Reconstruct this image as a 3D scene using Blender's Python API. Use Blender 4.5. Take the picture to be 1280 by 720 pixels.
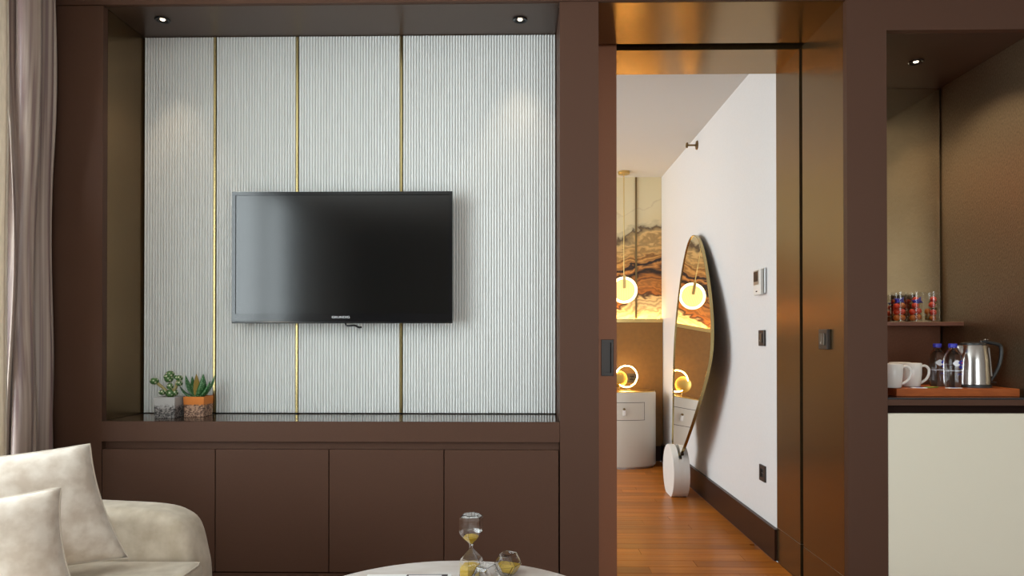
import bpy, bmesh, math, random
from mathutils import Vector, Matrix, noise
random.seed(7)
PI = math.pi
scene = bpy.context.scene
for o in list(bpy.data.objects): bpy.data.objects.remove(o)

# ------------------------------------------------------------------ camera
cam_d = bpy.data.cameras.new('camera'); cam = bpy.data.objects.new('camera', cam_d)
scene.collection.objects.link(cam)
cam.location = (0, 0, 1.10)
cam.rotation_euler = (math.radians(90.36), 0, math.radians(0.96))
cam_d.sensor_width = 36; cam_d.lens = 24; cam_d.shift_y = 60 / 1280
cam_d.clip_start = 0.02
scene.camera = cam

# ------------------------------------------------------------------ light
w = bpy.data.worlds.new('sky'); scene.world = w; w.use_nodes = True
w.node_tree.nodes['Background'].inputs[0].default_value = (0.72, 0.86, 1.0, 1)
w.node_tree.nodes['Background'].inputs[1].default_value = 1.2
def area_light(name, loc, rot, sx, sy, power, col=(1, 1, 1)):
    l = bpy.data.lights.new(name, 'AREA'); l.shape = 'RECTANGLE'; l.size = sx; l.size_y = sy
    l.energy = power; l.color = col
    o = bpy.data.objects.new(name, l); scene.collection.objects.link(o); o.location = loc; o.rotation_euler = rot
    return o
# daylight entering through the living-room window and the bedroom window (both in left-hand walls)
area_light('daylight_living', (-2.42, 0.68, 1.35), (0, -PI / 2, 0), 2.4, 3.5, 262, (0.90, 0.96, 1.0))
area_light('fill_rear', (1.75, -3.42, 1.35), (PI / 2, 0, 0), 2.2, 2.2, 80, (0.97, 0.98, 1.0))  # added frontal fill from behind the camera, through a made-up window
area_light('daylight_bedroom', (-2.62, 4.85, 1.45), (0, -PI / 2, 0), 2.1, 2.2, 125, (0.94, 0.97, 1.0))
scene.view_settings.view_transform = 'Standard'
scene.view_settings.look = 'None'
scene.view_settings.gamma = 1
scene.view_settings.exposure = 0.0
scene.view_settings.use_curve_mapping = False

# ------------------------------------------------------------------ materials
M = {}
def srgb(r, g, b):
    f = lambda c: (c / 255 / 12.92) if c / 255 <= 0.04045 else ((c / 255 + 0.055) / 1.055) ** 2.4
    return (f(r), f(g), f(b), 1)
def mat(name, col, rough=0.5, metal=0.0, var=None, bump=None, stretch=(1, 1, 1), **kw):
    """principled material; var=(scale, colour2, detail) mixes a noise colour; bump=(scale, strength)"""
    m = bpy.data.materials.new(name); m.use_nodes = True; M[name] = m
    nt = m.node_tree; b = nt.nodes['Principled BSDF']
    b.inputs['Base Color'].default_value = col
    b.inputs['Roughness'].default_value = rough; b.inputs['Metallic'].default_value = metal
    for k, v in kw.items(): b.inputs[k.replace('_', ' ')].default_value = v
    if var or bump:
        tc = nt.nodes.new('ShaderNodeTexCoord'); mp = nt.nodes.new('ShaderNodeMapping')
        mp.inputs['Scale'].default_value = stretch
        nt.links.new(tc.outputs['Object'], mp.inputs[0])
    if var:
        n = nt.nodes.new('ShaderNodeTexNoise'); n.inputs['Scale'].default_value = var[0]
        n.inputs['Detail'].default_value = var[2] if len(var) > 2 else 4
        r = nt.nodes.new('ShaderNodeValToRGB')
        r.color_ramp.elements[0].position = 0.35; r.color_ramp.elements[1].position = 0.65
        r.color_ramp.elements[0].color = col; r.color_ramp.elements[1].color = var[1]
        nt.links.new(mp.outputs[0], n.inputs['Vector']); nt.links.new(n.outputs['Fac'], r.inputs[0])
        nt.links.new(r.outputs[0], b.inputs['Base Color'])
    if bump:
        n = nt.nodes.new('ShaderNodeTexNoise'); n.inputs['Scale'].default_value = bump[0]; n.inputs['Detail'].default_value = 3
        bp = nt.nodes.new('ShaderNodeBump'); bp.inputs['Strength'].default_value = bump[1]; bp.inputs['Distance'].default_value = 0.004
        nt.links.new(mp.outputs[0], n.inputs['Vector']); nt.links.new(n.outputs['Fac'], bp.inputs['Height'])
        nt.links.new(bp.outputs[0], b.inputs['Normal'])
    return m
def emit(name, col, s):
    m = mat(name, col, 0.5); b = m.node_tree.nodes['Principled BSDF']
    b.inputs['Emission Color'].default_value = col; b.inputs['Emission Strength'].default_value = s
    return m

BR1 = (0.092, 0.045, 0.029, 1); BR2 = (0.086, 0.042, 0.027, 1)
mat('bronze_lacquer', BR1, 0.5, 0.15, (300, BR2, 2), (500, 0.03), Specular_IOR_Level=0.18)
mat('bronze_reveal', (0.225, 0.145, 0.070, 1), 0.26, 0.87, (120, (0.213, 0.137, 0.066, 1), 2))
mat('bronze_lintel_lit', (0.27, 0.172, 0.070, 1), 0.20, 0.92, (120, (0.255, 0.162, 0.066, 1), 2))  # same bronze as the reveals, with the lamps' gold reflection tinted into the colour
mat('door_brown', (0.37, 0.16, 0.088, 1), 0.5, 0.1, (300, (0.35, 0.15, 0.082, 1), 2), Specular_IOR_Level=0.25)
mat('alcove_brown', (0.05, 0.028, 0.02, 1), 0.4, 0.2)
mat('gap_shade', (0.016, 0.007, 0.005, 1), 0.6, Specular_IOR_Level=0.05)  # near-black: shade of the gap under the bar worktop put into the colour
mat('niche_gloss', (0.075, 0.044, 0.030, 1), 0.30, 0.3)
mat('dark_gap', (0.006, 0.004, 0.003, 1), 0.7)  # near-black, carries the shade of slots and recesses in its colour
mat('bench_top', (0.075, 0.045, 0.032, 1), 0.13, 0.35, (30, (0.07, 0.042, 0.03, 1), 2))
mat('fluted_white', (0.76, 0.765, 0.75, 1), 0.42)
mat('brass', (0.47, 0.37, 0.17, 1), 0.24, 1.0)
mat('brass_satin', (0.62, 0.44, 0.17, 1), 0.3, 1.0)
mat('brass_matt', (0.66, 0.44, 0.12, 1), 0.5, 1.0)
mat('brass_dark', (0.22, 0.15, 0.07, 1), 0.35, 1.0)
mat('wall_paint', (0.70, 0.69, 0.69, 1), 0.55, 0, (90, (0.68, 0.67, 0.67, 1), 3), (220, 0.05))
mat('ceiling_paint', (0.60, 0.61, 0.60, 1), 0.8)
mat('rear_paint', (0.20, 0.17, 0.14, 1), 0.8)
mat('room_paint', (0.50, 0.47, 0.43, 1), 0.8)
mat('room_ceiling_paint', (0.78, 0.76, 0.72, 1), 0.8)
mat('plinth_brown', (0.040, 0.017, 0.010, 1), 0.35, 0.1, Specular_IOR_Level=0.2)
mat('black_plastic', (0.008, 0.008, 0.009, 1), 0.22)
mat('tv_bezel', (0.006, 0.006, 0.007, 1), 0.12)
mat('tv_screen', (0.004, 0.0042, 0.0042, 1), 0.13, Specular_IOR_Level=0.6)
mat('tv_letter', (0.75, 0.76, 0.78, 1), 0.4)
mat('metal_grey', (0.45, 0.45, 0.45, 1), 0.35, 1.0)
mat('sofa_suede', (0.47, 0.385, 0.285, 1), 0.85, 0, (20, (0.62, 0.53, 0.42, 1), 4), (40, 0.12), Sheen_Weight=0.25)
mat('pillow_suede', (0.55, 0.45, 0.365, 1), 0.85, 0, (22, (0.74, 0.655, 0.57, 1), 4), (40, 0.12), Sheen_Weight=0.25)
mat('piping', (0.62, 0.54, 0.45, 1), 0.8)
mat('dark_wood', (0.05, 0.026, 0.015, 1), 0.4)
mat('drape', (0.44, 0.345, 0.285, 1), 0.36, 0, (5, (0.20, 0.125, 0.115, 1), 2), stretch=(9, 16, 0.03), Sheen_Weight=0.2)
mat('stone_white', (0.72, 0.70, 0.67, 1), 0.4)
mat('nightstand_cream', (0.60, 0.56, 0.49, 1), 0.45)
mat('bar_cream', (0.78, 0.73, 0.60, 1), 0.5)
mat('leather_brown', (0.235, 0.108, 0.018, 1), 0.5, 0, (30, (0.21, 0.096, 0.016, 1), 2), (400, 0.05))
mat('mirror_glass', (0.93, 0.92, 0.90, 1), 0.01, 1.0)
mat('bronze_mirror', (0.60, 0.51, 0.38, 1), 0.08, 1.0, (9, (0.55, 0.47, 0.35, 1), 5))
mat('switch_bronze', (0.045, 0.035, 0.03, 1), 0.4, 0.3)
mat('rocker_bronze', (0.085, 0.066, 0.048, 1), 0.4, 0.3)
mat('panel_white', (0.72, 0.70, 0.66, 1), 0.4)
mat('screen_dark', (0.02, 0.022, 0.026, 1), 0.2)
mat('mug_white', (0.80, 0.78, 0.75, 1), 0.25)
mat('tray_wood', (0.37, 0.088, 0.018, 1), 0.4, 0, (18, (0.29, 0.066, 0.014, 1), 5), stretch=(1, 8, 8), Specular_IOR_Level=0.25)
mat('steel', (0.42, 0.39, 0.37, 1), 0.22, 1.0, None, None)
mat('kettle_black', (0.02, 0.022, 0.024, 1), 0.35)
mat('blue_cap', (0.03, 0.035, 0.42, 1), 0.35)
mat('label_white', (0.75, 0.75, 0.78, 1), 0.5)
mat('label_blue', (0.03, 0.035, 0.40, 1), 0.5)
mat('label_red', (0.6, 0.02, 0.02, 1), 0.5)
mat('candy_red', (0.52, 0.022, 0.006, 1), 0.35, 0, (60, (0.62, 0.05, 0.008, 1), 2))
mat('candy_orange', (0.48, 0.14, 0.010, 1), 0.35, 0, (60, (0.36, 0.09, 0.008, 1), 2))
mat('candy_leopard', (0.42, 0.26, 0.06, 1), 0.35, 0, (160, (0.02, 0.012, 0.008, 1), 0))
mat('foil_blue', (0.02, 0.02, 0.30, 1), 0.3, 0.4)
mat('shelf_brown', (0.17, 0.065, 0.04, 1), 0.4)
mat('backsplash', (0.25, 0.105, 0.058, 1), 0.5, 0.1, (120, (0.22, 0.09, 0.05, 1), 3), Specular_IOR_Level=0.2)
mat('concrete_pot', (0.60, 0.57, 0.55, 1), 0.8, 0, (38, (0.10, 0.085, 0.08, 1), 6), (120, 0.4))
mat('rust_pot', (0.62, 0.20, 0.035, 1), 0.75, 0, (45, (0.33, 0.14, 0.07, 1), 6), (120, 0.35))
mat('soil', (0.05, 0.03, 0.02, 1), 0.9)
mat('tea_green', (0.12, 0.30, 0.04, 1), 0.5)
mat('tea_yellow', (0.65, 0.45, 0.06, 1), 0.5)
mat('paper_white', (0.78, 0.76, 0.74, 1), 0.6)
mat('sand', (0.68, 0.44, 0.035, 1), 0.8, 0, (500, (0.50, 0.30, 0.02, 1), 2), (600, 0.4))
mat('print_dark', (0.05, 0.04, 0.045, 1), 0.5)
emit('led_warm', (1.0, 0.56, 0.15, 1), 30)
emit('lamp_ring', (1.0, 0.74, 0.36, 1), 4)
emit('lamp_disc', (1.0, 0.66, 0.24, 1), 0.55)
emit('lamp_rib', (1.0, 0.74, 0.34, 1), 1.0)
emit('ring_white', (1.0, 0.60, 0.18, 1), 60)
emit('spot_lens', (1.0, 0.86, 0.66, 1), 6)

def glassy(name, col=(1, 1, 1, 1), ior=1.45, rough=0.0):
    m = mat(name, col, rough); b = m.node_tree.nodes['Principled BSDF']
    b.inputs['Transmission Weight'].default_value = 1; b.inputs['IOR'].default_value = ior
    return m
glassy('clear_glass'); glassy('bottle_plastic', (0.97, 0.98, 1, 1), 1.33)
def thin_glass(name, tint, k):
    m = bpy.data.materials.new(name); m.use_nodes = True; M[name] = m; nt = m.node_tree; nt.nodes.clear()
    out = nt.nodes.new('ShaderNodeOutputMaterial'); mx = nt.nodes.new('ShaderNodeMixShader')
    t = nt.nodes.new('ShaderNodeBsdfTransparent'); g = nt.nodes.new('ShaderNodeBsdfGlossy'); lw = nt.nodes.new('ShaderNodeLayerWeight')
    t.inputs[0].default_value = tint; g.inputs['Roughness'].default_value = 0.03; lw.inputs['Blend'].default_value = 0.5
    pw_ = nt.nodes.new('ShaderNodeMath'); pw_.operation = 'POWER'; pw_.inputs[1].default_value = 4.0
    sc_ = nt.nodes.new('ShaderNodeMath'); sc_.operation = 'MULTIPLY_ADD'; sc_.inputs[1].default_value = k; sc_.inputs[2].default_value = 0.04
    nt.links.new(lw.outputs['Facing'], pw_.inputs[0]); nt.links.new(pw_.outputs[0], sc_.inputs[0])
    nt.links.new(sc_.outputs[0], mx.inputs[0]); nt.links.new(t.outputs[0], mx.inputs[1]); nt.links.new(g.outputs[0], mx.inputs[2])
    nt.links.new(mx.outputs[0], out.inputs[0])
thin_glass('window_glass', (0.96, 0.98, 0.97, 1), 0.5)
thin_glass('tumbler_glass', (0.97, 0.98, 0.98, 1), 0.25)
thin_glass('bottle_glass', (0.93, 0.95, 0.97, 1), 0.35)

def nodes_of(m):
    nt = m.node_tree; return nt, nt.nodes['Principled BSDF']
# linen sheer
m = mat('sheer_linen', (0.74, 0.66, 0.57, 1), 0.9, 0, (60, (0.62, 0.54, 0.46, 1), 2), stretch=(1, 6, 0.4))
nt, b = nodes_of(m); tr = nt.nodes.new('ShaderNodeBsdfTranslucent'); tr.inputs[0].default_value = (0.8, 0.72, 0.62, 1)
mx = nt.nodes.new('ShaderNodeMixShader'); mx.inputs[0].default_value = 0.35
nt.links.new(b.outputs[0], mx.inputs[1]); nt.links.new(tr.outputs[0], mx.inputs[2]); nt.links.new(mx.outputs[0], nt.nodes['Material Output'].inputs[0])

# plank floor, tone varies from board to board
def plank_mat(name, c1, c2, rough):
    m = mat(name, c1, rough); nt, b = nodes_of(m)
    tc = nt.nodes.new('ShaderNodeTexCoord'); mp = nt.nodes.new('ShaderNodeMapping'); mp.inputs['Scale'].default_value = (1.2, 14, 14)
    oi = nt.nodes.new('ShaderNodeObjectInfo'); ad = nt.nodes.new('ShaderNodeVectorMath'); ad.operation = 'ADD'
    cb = nt.nodes.new('ShaderNodeCombineXYZ'); ml = nt.nodes.new('ShaderNodeMath'); ml.operation = 'MULTIPLY'; ml.inputs[1].default_value = 37
    nt.links.new(oi.outputs['Random'], ml.inputs[0]); nt.links.new(ml.outputs[0], cb.inputs[0]); nt.links.new(ml.outputs[0], cb.inputs[2])
    nt.links.new(tc.outputs['Object'], ad.inputs[0]); nt.links.new(cb.outputs[0], ad.inputs[1]); nt.links.new(ad.outputs[0], mp.inputs[0])
    n = nt.nodes.new('ShaderNodeTexNoise'); n.inputs['Scale'].default_value = 2.2; n.inputs['Detail'].default_value = 6
    nt.links.new(mp.outputs[0], n.inputs['Vector'])
    r = nt.nodes.new('ShaderNodeValToRGB'); r.color_ramp.elements[0].color = c1; r.color_ramp.elements[1].color = c2
    r.color_ramp.elements[0].position = 0.3; r.color_ramp.elements[1].position = 0.7
    nt.links.new(n.outputs['Fac'], r.inputs[0])
    hs = nt.nodes.new('ShaderNodeHueSaturation'); mr = nt.nodes.new('ShaderNodeMapRange')
    mr.inputs['To Min'].default_value = 0.78; mr.inputs['To Max'].default_value = 1.14
    nt.links.new(oi.outputs['Random'], mr.inputs[0]); nt.links.new(mr.outputs[0], hs.inputs['Value']); nt.links.new(r.outputs[0], hs.inputs['Color'])
    nt.links.new(hs.outputs[0], b.inputs['Base Color']); b.inputs['Specular IOR Level'].default_value = 0.2
plank_mat('plank_wood', (0.50, 0.165, 0.020, 1), (0.35, 0.10, 0.012, 1), 0.33)
plank_mat('floor_wood', (0.24, 0.10, 0.04, 1), (0.17, 0.065, 0.025, 1), 0.4)

# travertine-like table top
m = mat('table_marble', (0.88, 0.82, 0.78, 1), 0.22, 0, (7, (0.76, 0.67, 0.61, 1), 8), stretch=(1, 2.5, 1))

# agate print of the bedroom wall: cream ground with ochre and black strata
m = mat('agate_print', (0.7, 0.6, 0.4, 1), 0.45); nt, b = nodes_of(m)
N = nt.nodes.new; L = nt.links.new
tc = N('ShaderNodeTexCoord'); sx = N('ShaderNodeSeparateXYZ'); L(tc.outputs['Object'], sx.inputs[0])
def mth(op, a, bb=None):
    q = N('ShaderNodeMath'); q.operation = op
    for i, v in enumerate((a, bb)):
        if v is None: continue
        if isinstance(v, (int, float)): q.inputs[i].default_value = v
        else: L(v, q.inputs[i])
    return q.outputs[0]
n1 = N('ShaderNodeTexNoise'); n1.inputs['Scale'].default_value = 2.6; n1.inputs['Detail'].default_value = 3; n1.inputs['Distortion'].default_value = 0.6
n2 = N('ShaderNodeTexNoise'); n2.inputs['Scale'].default_value = 9; n2.inputs['Detail'].default_value = 4; n2.inputs['Distortion'].default_value = 1.0
mpz = N('ShaderNodeMapping'); mpz.inputs['Scale'].default_value = (0.8, 1, 1.3); L(tc.outputs['Object'], mpz.inputs[0])
L(mpz.outputs[0], n1.inputs['Vector']); L(mpz.outputs[0], n2.inputs['Vector'])
h = mth('SUBTRACT', sx.outputs['Z'], mth('MULTIPLY', mth('SUBTRACT', n1.outputs['Fac'], 0.5), 0.48))
h = mth('SUBTRACT', h, mth('MULTIPLY', mth('SUBTRACT', n2.outputs['Fac'], 0.5), 0.16))
h = mth('SUBTRACT', h, mth('MULTIPLY', mth('SUBTRACT', sx.outputs['X'], 1.0), 0.22))
t = mth('DIVIDE', mth('SUBTRACT', h, 1.31), 1.30)
r = N('ShaderNodeValToRGB'); el = r.color_ramp.elements
cols = [(0.0, (0.72, 0.58, 0.33)), (0.10, (0.72, 0.55, 0.27)), (0.115, (0.10, 0.035, 0.01)), (0.135, (0.42, 0.15, 0.025)), (0.21, (0.52, 0.22, 0.045)),
        (0.235, (0.16, 0.05, 0.012)), (0.25, (0.44, 0.17, 0.03)), (0.29, (0.02, 0.008, 0.004)), (0.312, (0.012, 0.006, 0.004)), (0.328, (0.42, 0.17, 0.035)), (0.345, (0.52, 0.24, 0.06)),
        (0.365, (0.02, 0.008, 0.006)), (0.385, (0.03, 0.012, 0.008)), (0.398, (0.48, 0.22, 0.05)), (0.43, (0.56, 0.30, 0.08)), (0.455, (0.30, 0.13, 0.03)), (0.48, (0.55, 0.32, 0.10)),
        (0.54, (0.60, 0.38, 0.14)), (0.575, (0.60, 0.42, 0.18)), (0.592, (0.06, 0.03, 0.015)), (0.61, (0.70, 0.60, 0.36)), (0.76, (0.72, 0.63, 0.40)),
        (0.772, (0.63, 0.53, 0.33)), (0.785, (0.72, 0.63, 0.40))]
el[0].position = cols[0][0]; el[0].color = cols[0][1] + (1,); el[1].position = cols[-1][0]; el[1].color = cols[-1][1] + (1,)
for p_, c_ in cols[1:-1]:
    e = el.new(p_); e.color = c_ + (1,)
L(t, r.inputs[0])
wv = N('ShaderNodeMath'); wv.operation = 'SINE'; L(mth('MULTIPLY', t, 150), wv.inputs[0])
band = N('ShaderNodeMapRange'); band.inputs['From Min'].default_value = -1; band.inputs['To Min'].default_value = 0.62; band.inputs['To Max'].default_value = 1.14
L(wv.outputs[0], band.inputs[0])
mask = N('ShaderNodeMapRange'); mask.inputs['From Min'].default_value = 0.60; mask.inputs['From Max'].default_value = 0.63
mask.inputs['To Min'].default_value = 1; mask.inputs['To Max'].default_value = 0; L(t, mask.inputs[0])
hs = N('ShaderNodeHueSaturation'); L(r.outputs[0], hs.inputs['Color']); L(band.outputs[0], hs.inputs['Value']); L(mask.outputs[0], hs.inputs['Fac'])
L(hs.outputs[0], b.inputs['Base Color'])

# textured bronze of the mini-bar side wall: glittering grain
m = mat('bronze_grain', (0.40, 0.31, 0.20, 1), 0.29, 0.9, (240, (0.27, 0.205, 0.13, 1), 3), (260, 0.35), stretch=(1, 1, 0.4))
# spotted succulents
def spotted(name, c, spot, scale):
    m = mat(name, c, 0.4); nt, b = nodes_of(m)
    tc = nt.nodes.new('ShaderNodeTexCoord'); v = nt.nodes.new('ShaderNodeTexVoronoi'); v.inputs['Scale'].default_value = scale
    nt.links.new(tc.outputs['Object'], v.inputs['Vector'])
    r = nt.nodes.new('ShaderNodeValToRGB'); r.color_ramp.elements[0].color = spot; r.color_ramp.elements[1].color = c
    r.color_ramp.elements[0].position = 0.26; r.color_ramp.elements[1].position = 0.40
    nt.links.new(v.outputs['Distance'], r.inputs[0]); nt.links.new(r.outputs[0], b.inputs['Base Color'])
spotted('cactus_green', (0.045, 0.12, 0.025, 1), (0.50, 0.50, 0.34, 1), 85)
spotted('aloe_green', (0.028, 0.12, 0.032, 1), (0.22, 0.38, 0.20, 1), 170)
mat('cactus_arm', (0.30, 0.24, 0.09, 1), 0.6)
mat('aloe_dry', (0.30, 0.19, 0.025, 1), 0.5)

# ------------------------------------------------------------------ builders
COL = scene.collection
def obj(name, me, material=None, parent=None, loc=(0, 0, 0), rot=(0, 0, 0), smooth=False):
    o = bpy.data.objects.new(name, me); COL.objects.link(o)
    if material and not me.materials: me.materials.append(M[material])
    if parent: o.parent = parent
    o.location = loc; o.rotation_euler = rot
    if smooth:
        for p in me.polygons: p.use_smooth = True
        if smooth != 'all':
            try: me.set_sharp_from_angle(angle=math.radians(smooth if smooth is not True else 40))
            except Exception: pass
    return o
def tag(o, label, cat, group=None):
    o['label'] = label; o['category'] = cat
    if group: o['group'] = group
    return o
def thing(name, label, cat, loc=(0, 0, 0), rotz=0, group=None):
    o = bpy.data.objects.new(name, None); COL.objects.link(o); o.empty_display_size = 0.05
    o.location = loc; o.rotation_euler = (0, 0, rotz)
    return tag(o, label, cat, group)
def structure(o, label=None):
    o['kind'] = 'structure'
    if label: o['label'] = label
    return o
def done(bm, name='m'):
    bmesh.ops.recalc_face_normals(bm, faces=bm.faces)
    me = bpy.data.meshes.new(name); bm.to_mesh(me); bm.free(); return me
def add_box(bm, x0, x1, y0, y1, z0, z1):
    v = [bm.verts.new(p) for p in ((x0, y0, z0), (x1, y0, z0), (x1, y1, z0), (x0, y1, z0), (x0, y0, z1), (x1, y0, z1), (x1, y1, z1), (x0, y1, z1))]
    for f in ((0, 3, 2, 1), (4, 5, 6, 7), (0, 1, 5, 4), (1, 2, 6, 5), (2, 3, 7, 6), (3, 0, 4, 7)): bm.faces.new([v[i] for i in f])
def box(x0, x1, y0, y1, z0, z1, bev=0, seg=2):
    bm = bmesh.new(); add_box(bm, x0, x1, y0, y1, z0, z1)
    if bev: bmesh.ops.bevel(bm, geom=list(bm.edges), offset=bev, segments=seg, affect='EDGES', profile=0.5)
    return done(bm)
def boxes(lst):
    bm = bmesh.new()
    for a in lst: add_box(bm, *a)
    return done(bm)
def lathe(prof, seg=32, sx=1, sy=1, closed=False):
    bm = bmesh.new(); rings = []
    for r_, z in prof:
        if r_ < 1e-6: rings.append([bm.verts.new((0, 0, z))])
        else: rings.append([bm.verts.new((r_ * sx * math.cos(2 * PI * i / seg), r_ * sy * math.sin(2 * PI * i / seg), z)) for i in range(seg)])
    pairs = list(zip(rings[:-1], rings[1:]))
    if closed: pairs.append((rings[-1], rings[0]))
    for a, c in pairs:
        for i in range(seg):
            j = (i + 1) % seg
            if len(a) == 1 and len(c) == 1: continue
            if len(a) == 1: bm.faces.new((a[0], c[i], c[j]))
            elif len(c) == 1: bm.faces.new((a[i], a[j], c[0]))
            else: bm.faces.new((a[i], a[j], c[j], c[i]))
    if not closed:
        for rg in (rings[0], rings[-1]):
            if len(rg) > 1:
                try: bm.faces.new(rg)
                except ValueError: pass
    return done(bm)
def tube(pts, r, seg=10, closed=False, caps=True):
    """round tube along a polyline; r is a number or one radius for each point"""
    pts = [Vector(p) for p in pts]; n = len(pts); rs = [r] * n if isinstance(r, (int, float)) else list(r)
    bm = bmesh.new(); rings = []; up = None
    for i, p in enumerate(pts):
        a = pts[(i - 1) % n] if (closed or i > 0) else p; c = pts[(i + 1) % n] if (closed or i < n - 1) else p
        d = (c - a).normalized()
        if up is None: up = d.orthogonal().normalized()
        up = (up - d * up.dot(d)); up = up.normalized() if up.length > 1e-6 else d.orthogonal().normalized()
        s = d.cross(up)
        rings.append([bm.verts.new(p + (up * math.cos(2 * PI * k / seg) + s * math.sin(2 * PI * k / seg)) * rs[i]) for k in range(seg)])
    for i in range(n if closed else n - 1):
        a, c = rings[i], rings[(i + 1) % n]
        for k in range(seg):
            j = (k + 1) % seg; bm.faces.new((a[k], a[j], c[j], c[k]))
    if caps and not closed: bm.faces.new(rings[0]); bm.faces.new(rings[-1])
    return done(bm)
def prism(outline, axis, a0, a1, bev=0, seg=3):
    """outline of 2-D points extruded along axis 'X' (points are y,z), 'Y' (x,z) or 'Z' (x,y)"""
    def P(u, v, t): return {'X': (t, u, v), 'Y': (u, t, v), 'Z': (u, v, t)}[axis]
    bm = bmesh.new()
    A = [bm.verts.new(P(u, v, a0)) for u, v in outline]; B = [bm.verts.new(P(u, v, a1)) for u, v in outline]
    fa = bm.faces.new(A); fb = bm.faces.new(B[::-1]); n = len(A)
    for i in range(n): bm.faces.new((A[i], B[i], B[(i + 1) % n], A[(i + 1) % n]))
    bmesh.ops.recalc_face_normals(bm, faces=bm.faces)
    if bev: bmesh.ops.bevel(bm, geom=list(set(fa.edges) | set(fb.edges)), offset=bev, segments=seg, affect='EDGES', profile=0.5)
    return done(bm)
def smooth_loop(pts, k=8):
    out = []; n = len(pts)
    for i in range(n):
        p0, p1, p2, p3 = (Vector(pts[(i + j - 1) % n]) for j in range(4))
        for s in range(k):
            t_ = s / k
            out.append(tuple(0.5 * ((2 * p1) + (p2 - p0) * t_ + (2 * p0 - 5 * p1 + 4 * p2 - p3) * t_ ** 2 + (3 * p1 - p0 - 3 * p2 + p3) * t_ ** 3)))
    return out
def smooth_path(pts, k=6):
    out = []; n = len(pts)
    for i in range(n - 1):
        p0 = Vector(pts[max(i - 1, 0)]); p1 = Vector(pts[i]); p2 = Vector(pts[i + 1]); p3 = Vector(pts[min(i + 2, n - 1)])
        for s in range(k):
            t_ = s / k
            out.append(0.5 * ((2 * p1) + (p2 - p0) * t_ + (2 * p0 - 5 * p1 + 4 * p2 - p3) * t_ ** 2 + (3 * p1 - p0 - 3 * p2 + p3) * t_ ** 3))
    out.append(Vector(pts[-1])); return out
def pillow_mesh(w_, h_, t_, n=28, seed=0, pinch=0.07):
    bm = bmesh.new(); G = {}
    for side in (1, -1):
        for i in range(n + 1):
            for j in range(n + 1):
                edge = i in (0, n) or j in (0, n)
                if edge and side == -1: G[(side, i, j)] = G[(1, i, j)]; continue
                u = -1 + 2 * i / n; v = -1 + 2 * j / n
                x = u * (1 - pinch * (1 - v * v)) * w_ / 2; y = v * (1 - pinch * (1 - u * u)) * h_ / 2
                z = side * t_ / 2 * ((1 - u ** 4) * (1 - v ** 4)) ** 0.55
                if not edge: z += 0.010 * noise.noise(Vector((x * 9 + seed, y * 9, side * 3))) * (1 - max(abs(u), abs(v)) ** 6)
                G[(side, i, j)] = bm.verts.new((x, y, z))
    for side in (1, -1):
        for i in range(n):
            for j in range(n):
                q = [G[(side, i, j)], G[(side, i + 1, j)], G[(side, i + 1, j + 1)], G[(side, i, j + 1)]]
                bm.faces.new(q if side == 1 else q[::-1])
    return done(bm)
def text_mesh(txt, size, depth=0.0008):
    c = bpy.data.curves.new('lettering', 'FONT'); c.body = txt; c.size = size; c.extrude = depth; c.align_x = 'CENTER'; c.align_y = 'CENTER'
    o = bpy.data.objects.new('lettering_tmp', c); COL.objects.link(o)
    bpy.context.view_layer.update()
    me = bpy.data.meshes.new_from_object(o.evaluated_get(bpy.context.evaluated_depsgraph_get()))
    bpy.data.objects.remove(o); return me
def copy_tree(o, parent=None):
    c = o.copy(); COL.objects.link(c); c.parent = parent
    for ch in list(o.children): copy_tree(ch, c)
    return c

# ------------------------------------------------------------------ living room shell
XL, XR, YB, YF, ZC = -2.25, 3.2, -3.2, 2.68, 2.60
structure(obj('floor', boxes([(XL, XR, YB, YF - 0.01, -0.04, 0.0), (XL, 0.10, YF - 0.01, 3.42, -0.04, 0.0), (1.264, XR, YF - 0.01, 3.42, -0.04, 0.0)]), 'floor_wood'))
structure(obj('ceiling', box(XL - 0.1, XR + 0.1, YB - 0.1, 3.42, ZC, ZC + 0.06), 'room_ceiling_paint'))
structure(obj('wall_rear', boxes([(XL - 0.1, 0.65, YB - 0.1, YB, 0, ZC), (2.85, XR + 0.1, YB - 0.1, YB, 0, ZC), (0.65, 2.85, YB - 0.1, YB, 0, 0.25), (0.65, 2.85, YB - 0.1, YB, 2.45, ZC)]), 'rear_paint'))
structure(obj('wall_right', box(XR, XR + 0.1, YB, 3.42, 0, ZC), 'room_paint'))
WY0, WY1, WZ0, WZ1 = -1.1, 2.46, 0.12, 2.48
structure(obj('wall_left', boxes([(XL - 0.1, XL, YB, WY0, 0, ZC), (XL - 0.1, XL, WY1, 2.98, 0, ZC), (XL - 0.1, XL, WY0, WY1, 0, WZ0), (XL - 0.1, XL, WY0, WY1, WZ1, ZC)]), 'room_paint'))
def window(name, x, y0, y1, z0, z1, n):
    f = 0.05; L_ = [(x - 0.07, x - 0.02, y0, y1, z0, z0 + f), (x - 0.07, x - 0.02, y0, y1, z1 - f, z1)]
    wd = (y1 - y0) / n
    for i in range(n + 1):
        c = y0 + i * wd; a = max(y0, c - f / 2); L_.append((x - 0.07, x - 0.02, a, min(y1, c + f / 2), z0 + f, z1 - f))
    o = structure(obj(name, boxes(L_), 'switch_bronze'))
    for i in range(n): obj('pane', box(x - 0.05, x - 0.042, y0 + i * wd + f / 2, y0 + (i + 1) * wd - f / 2, z0 + f, z1 - f), 'window_glass', o)
    obj('window_sill', box(x - 0.02, x + 0.03, y0, y1, z0 - 0.03, z0, 0.004), 'room_ceiling_paint', o)
window('window_1', XL, WY0, WY1, WZ0, WZ1, 4)
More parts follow.
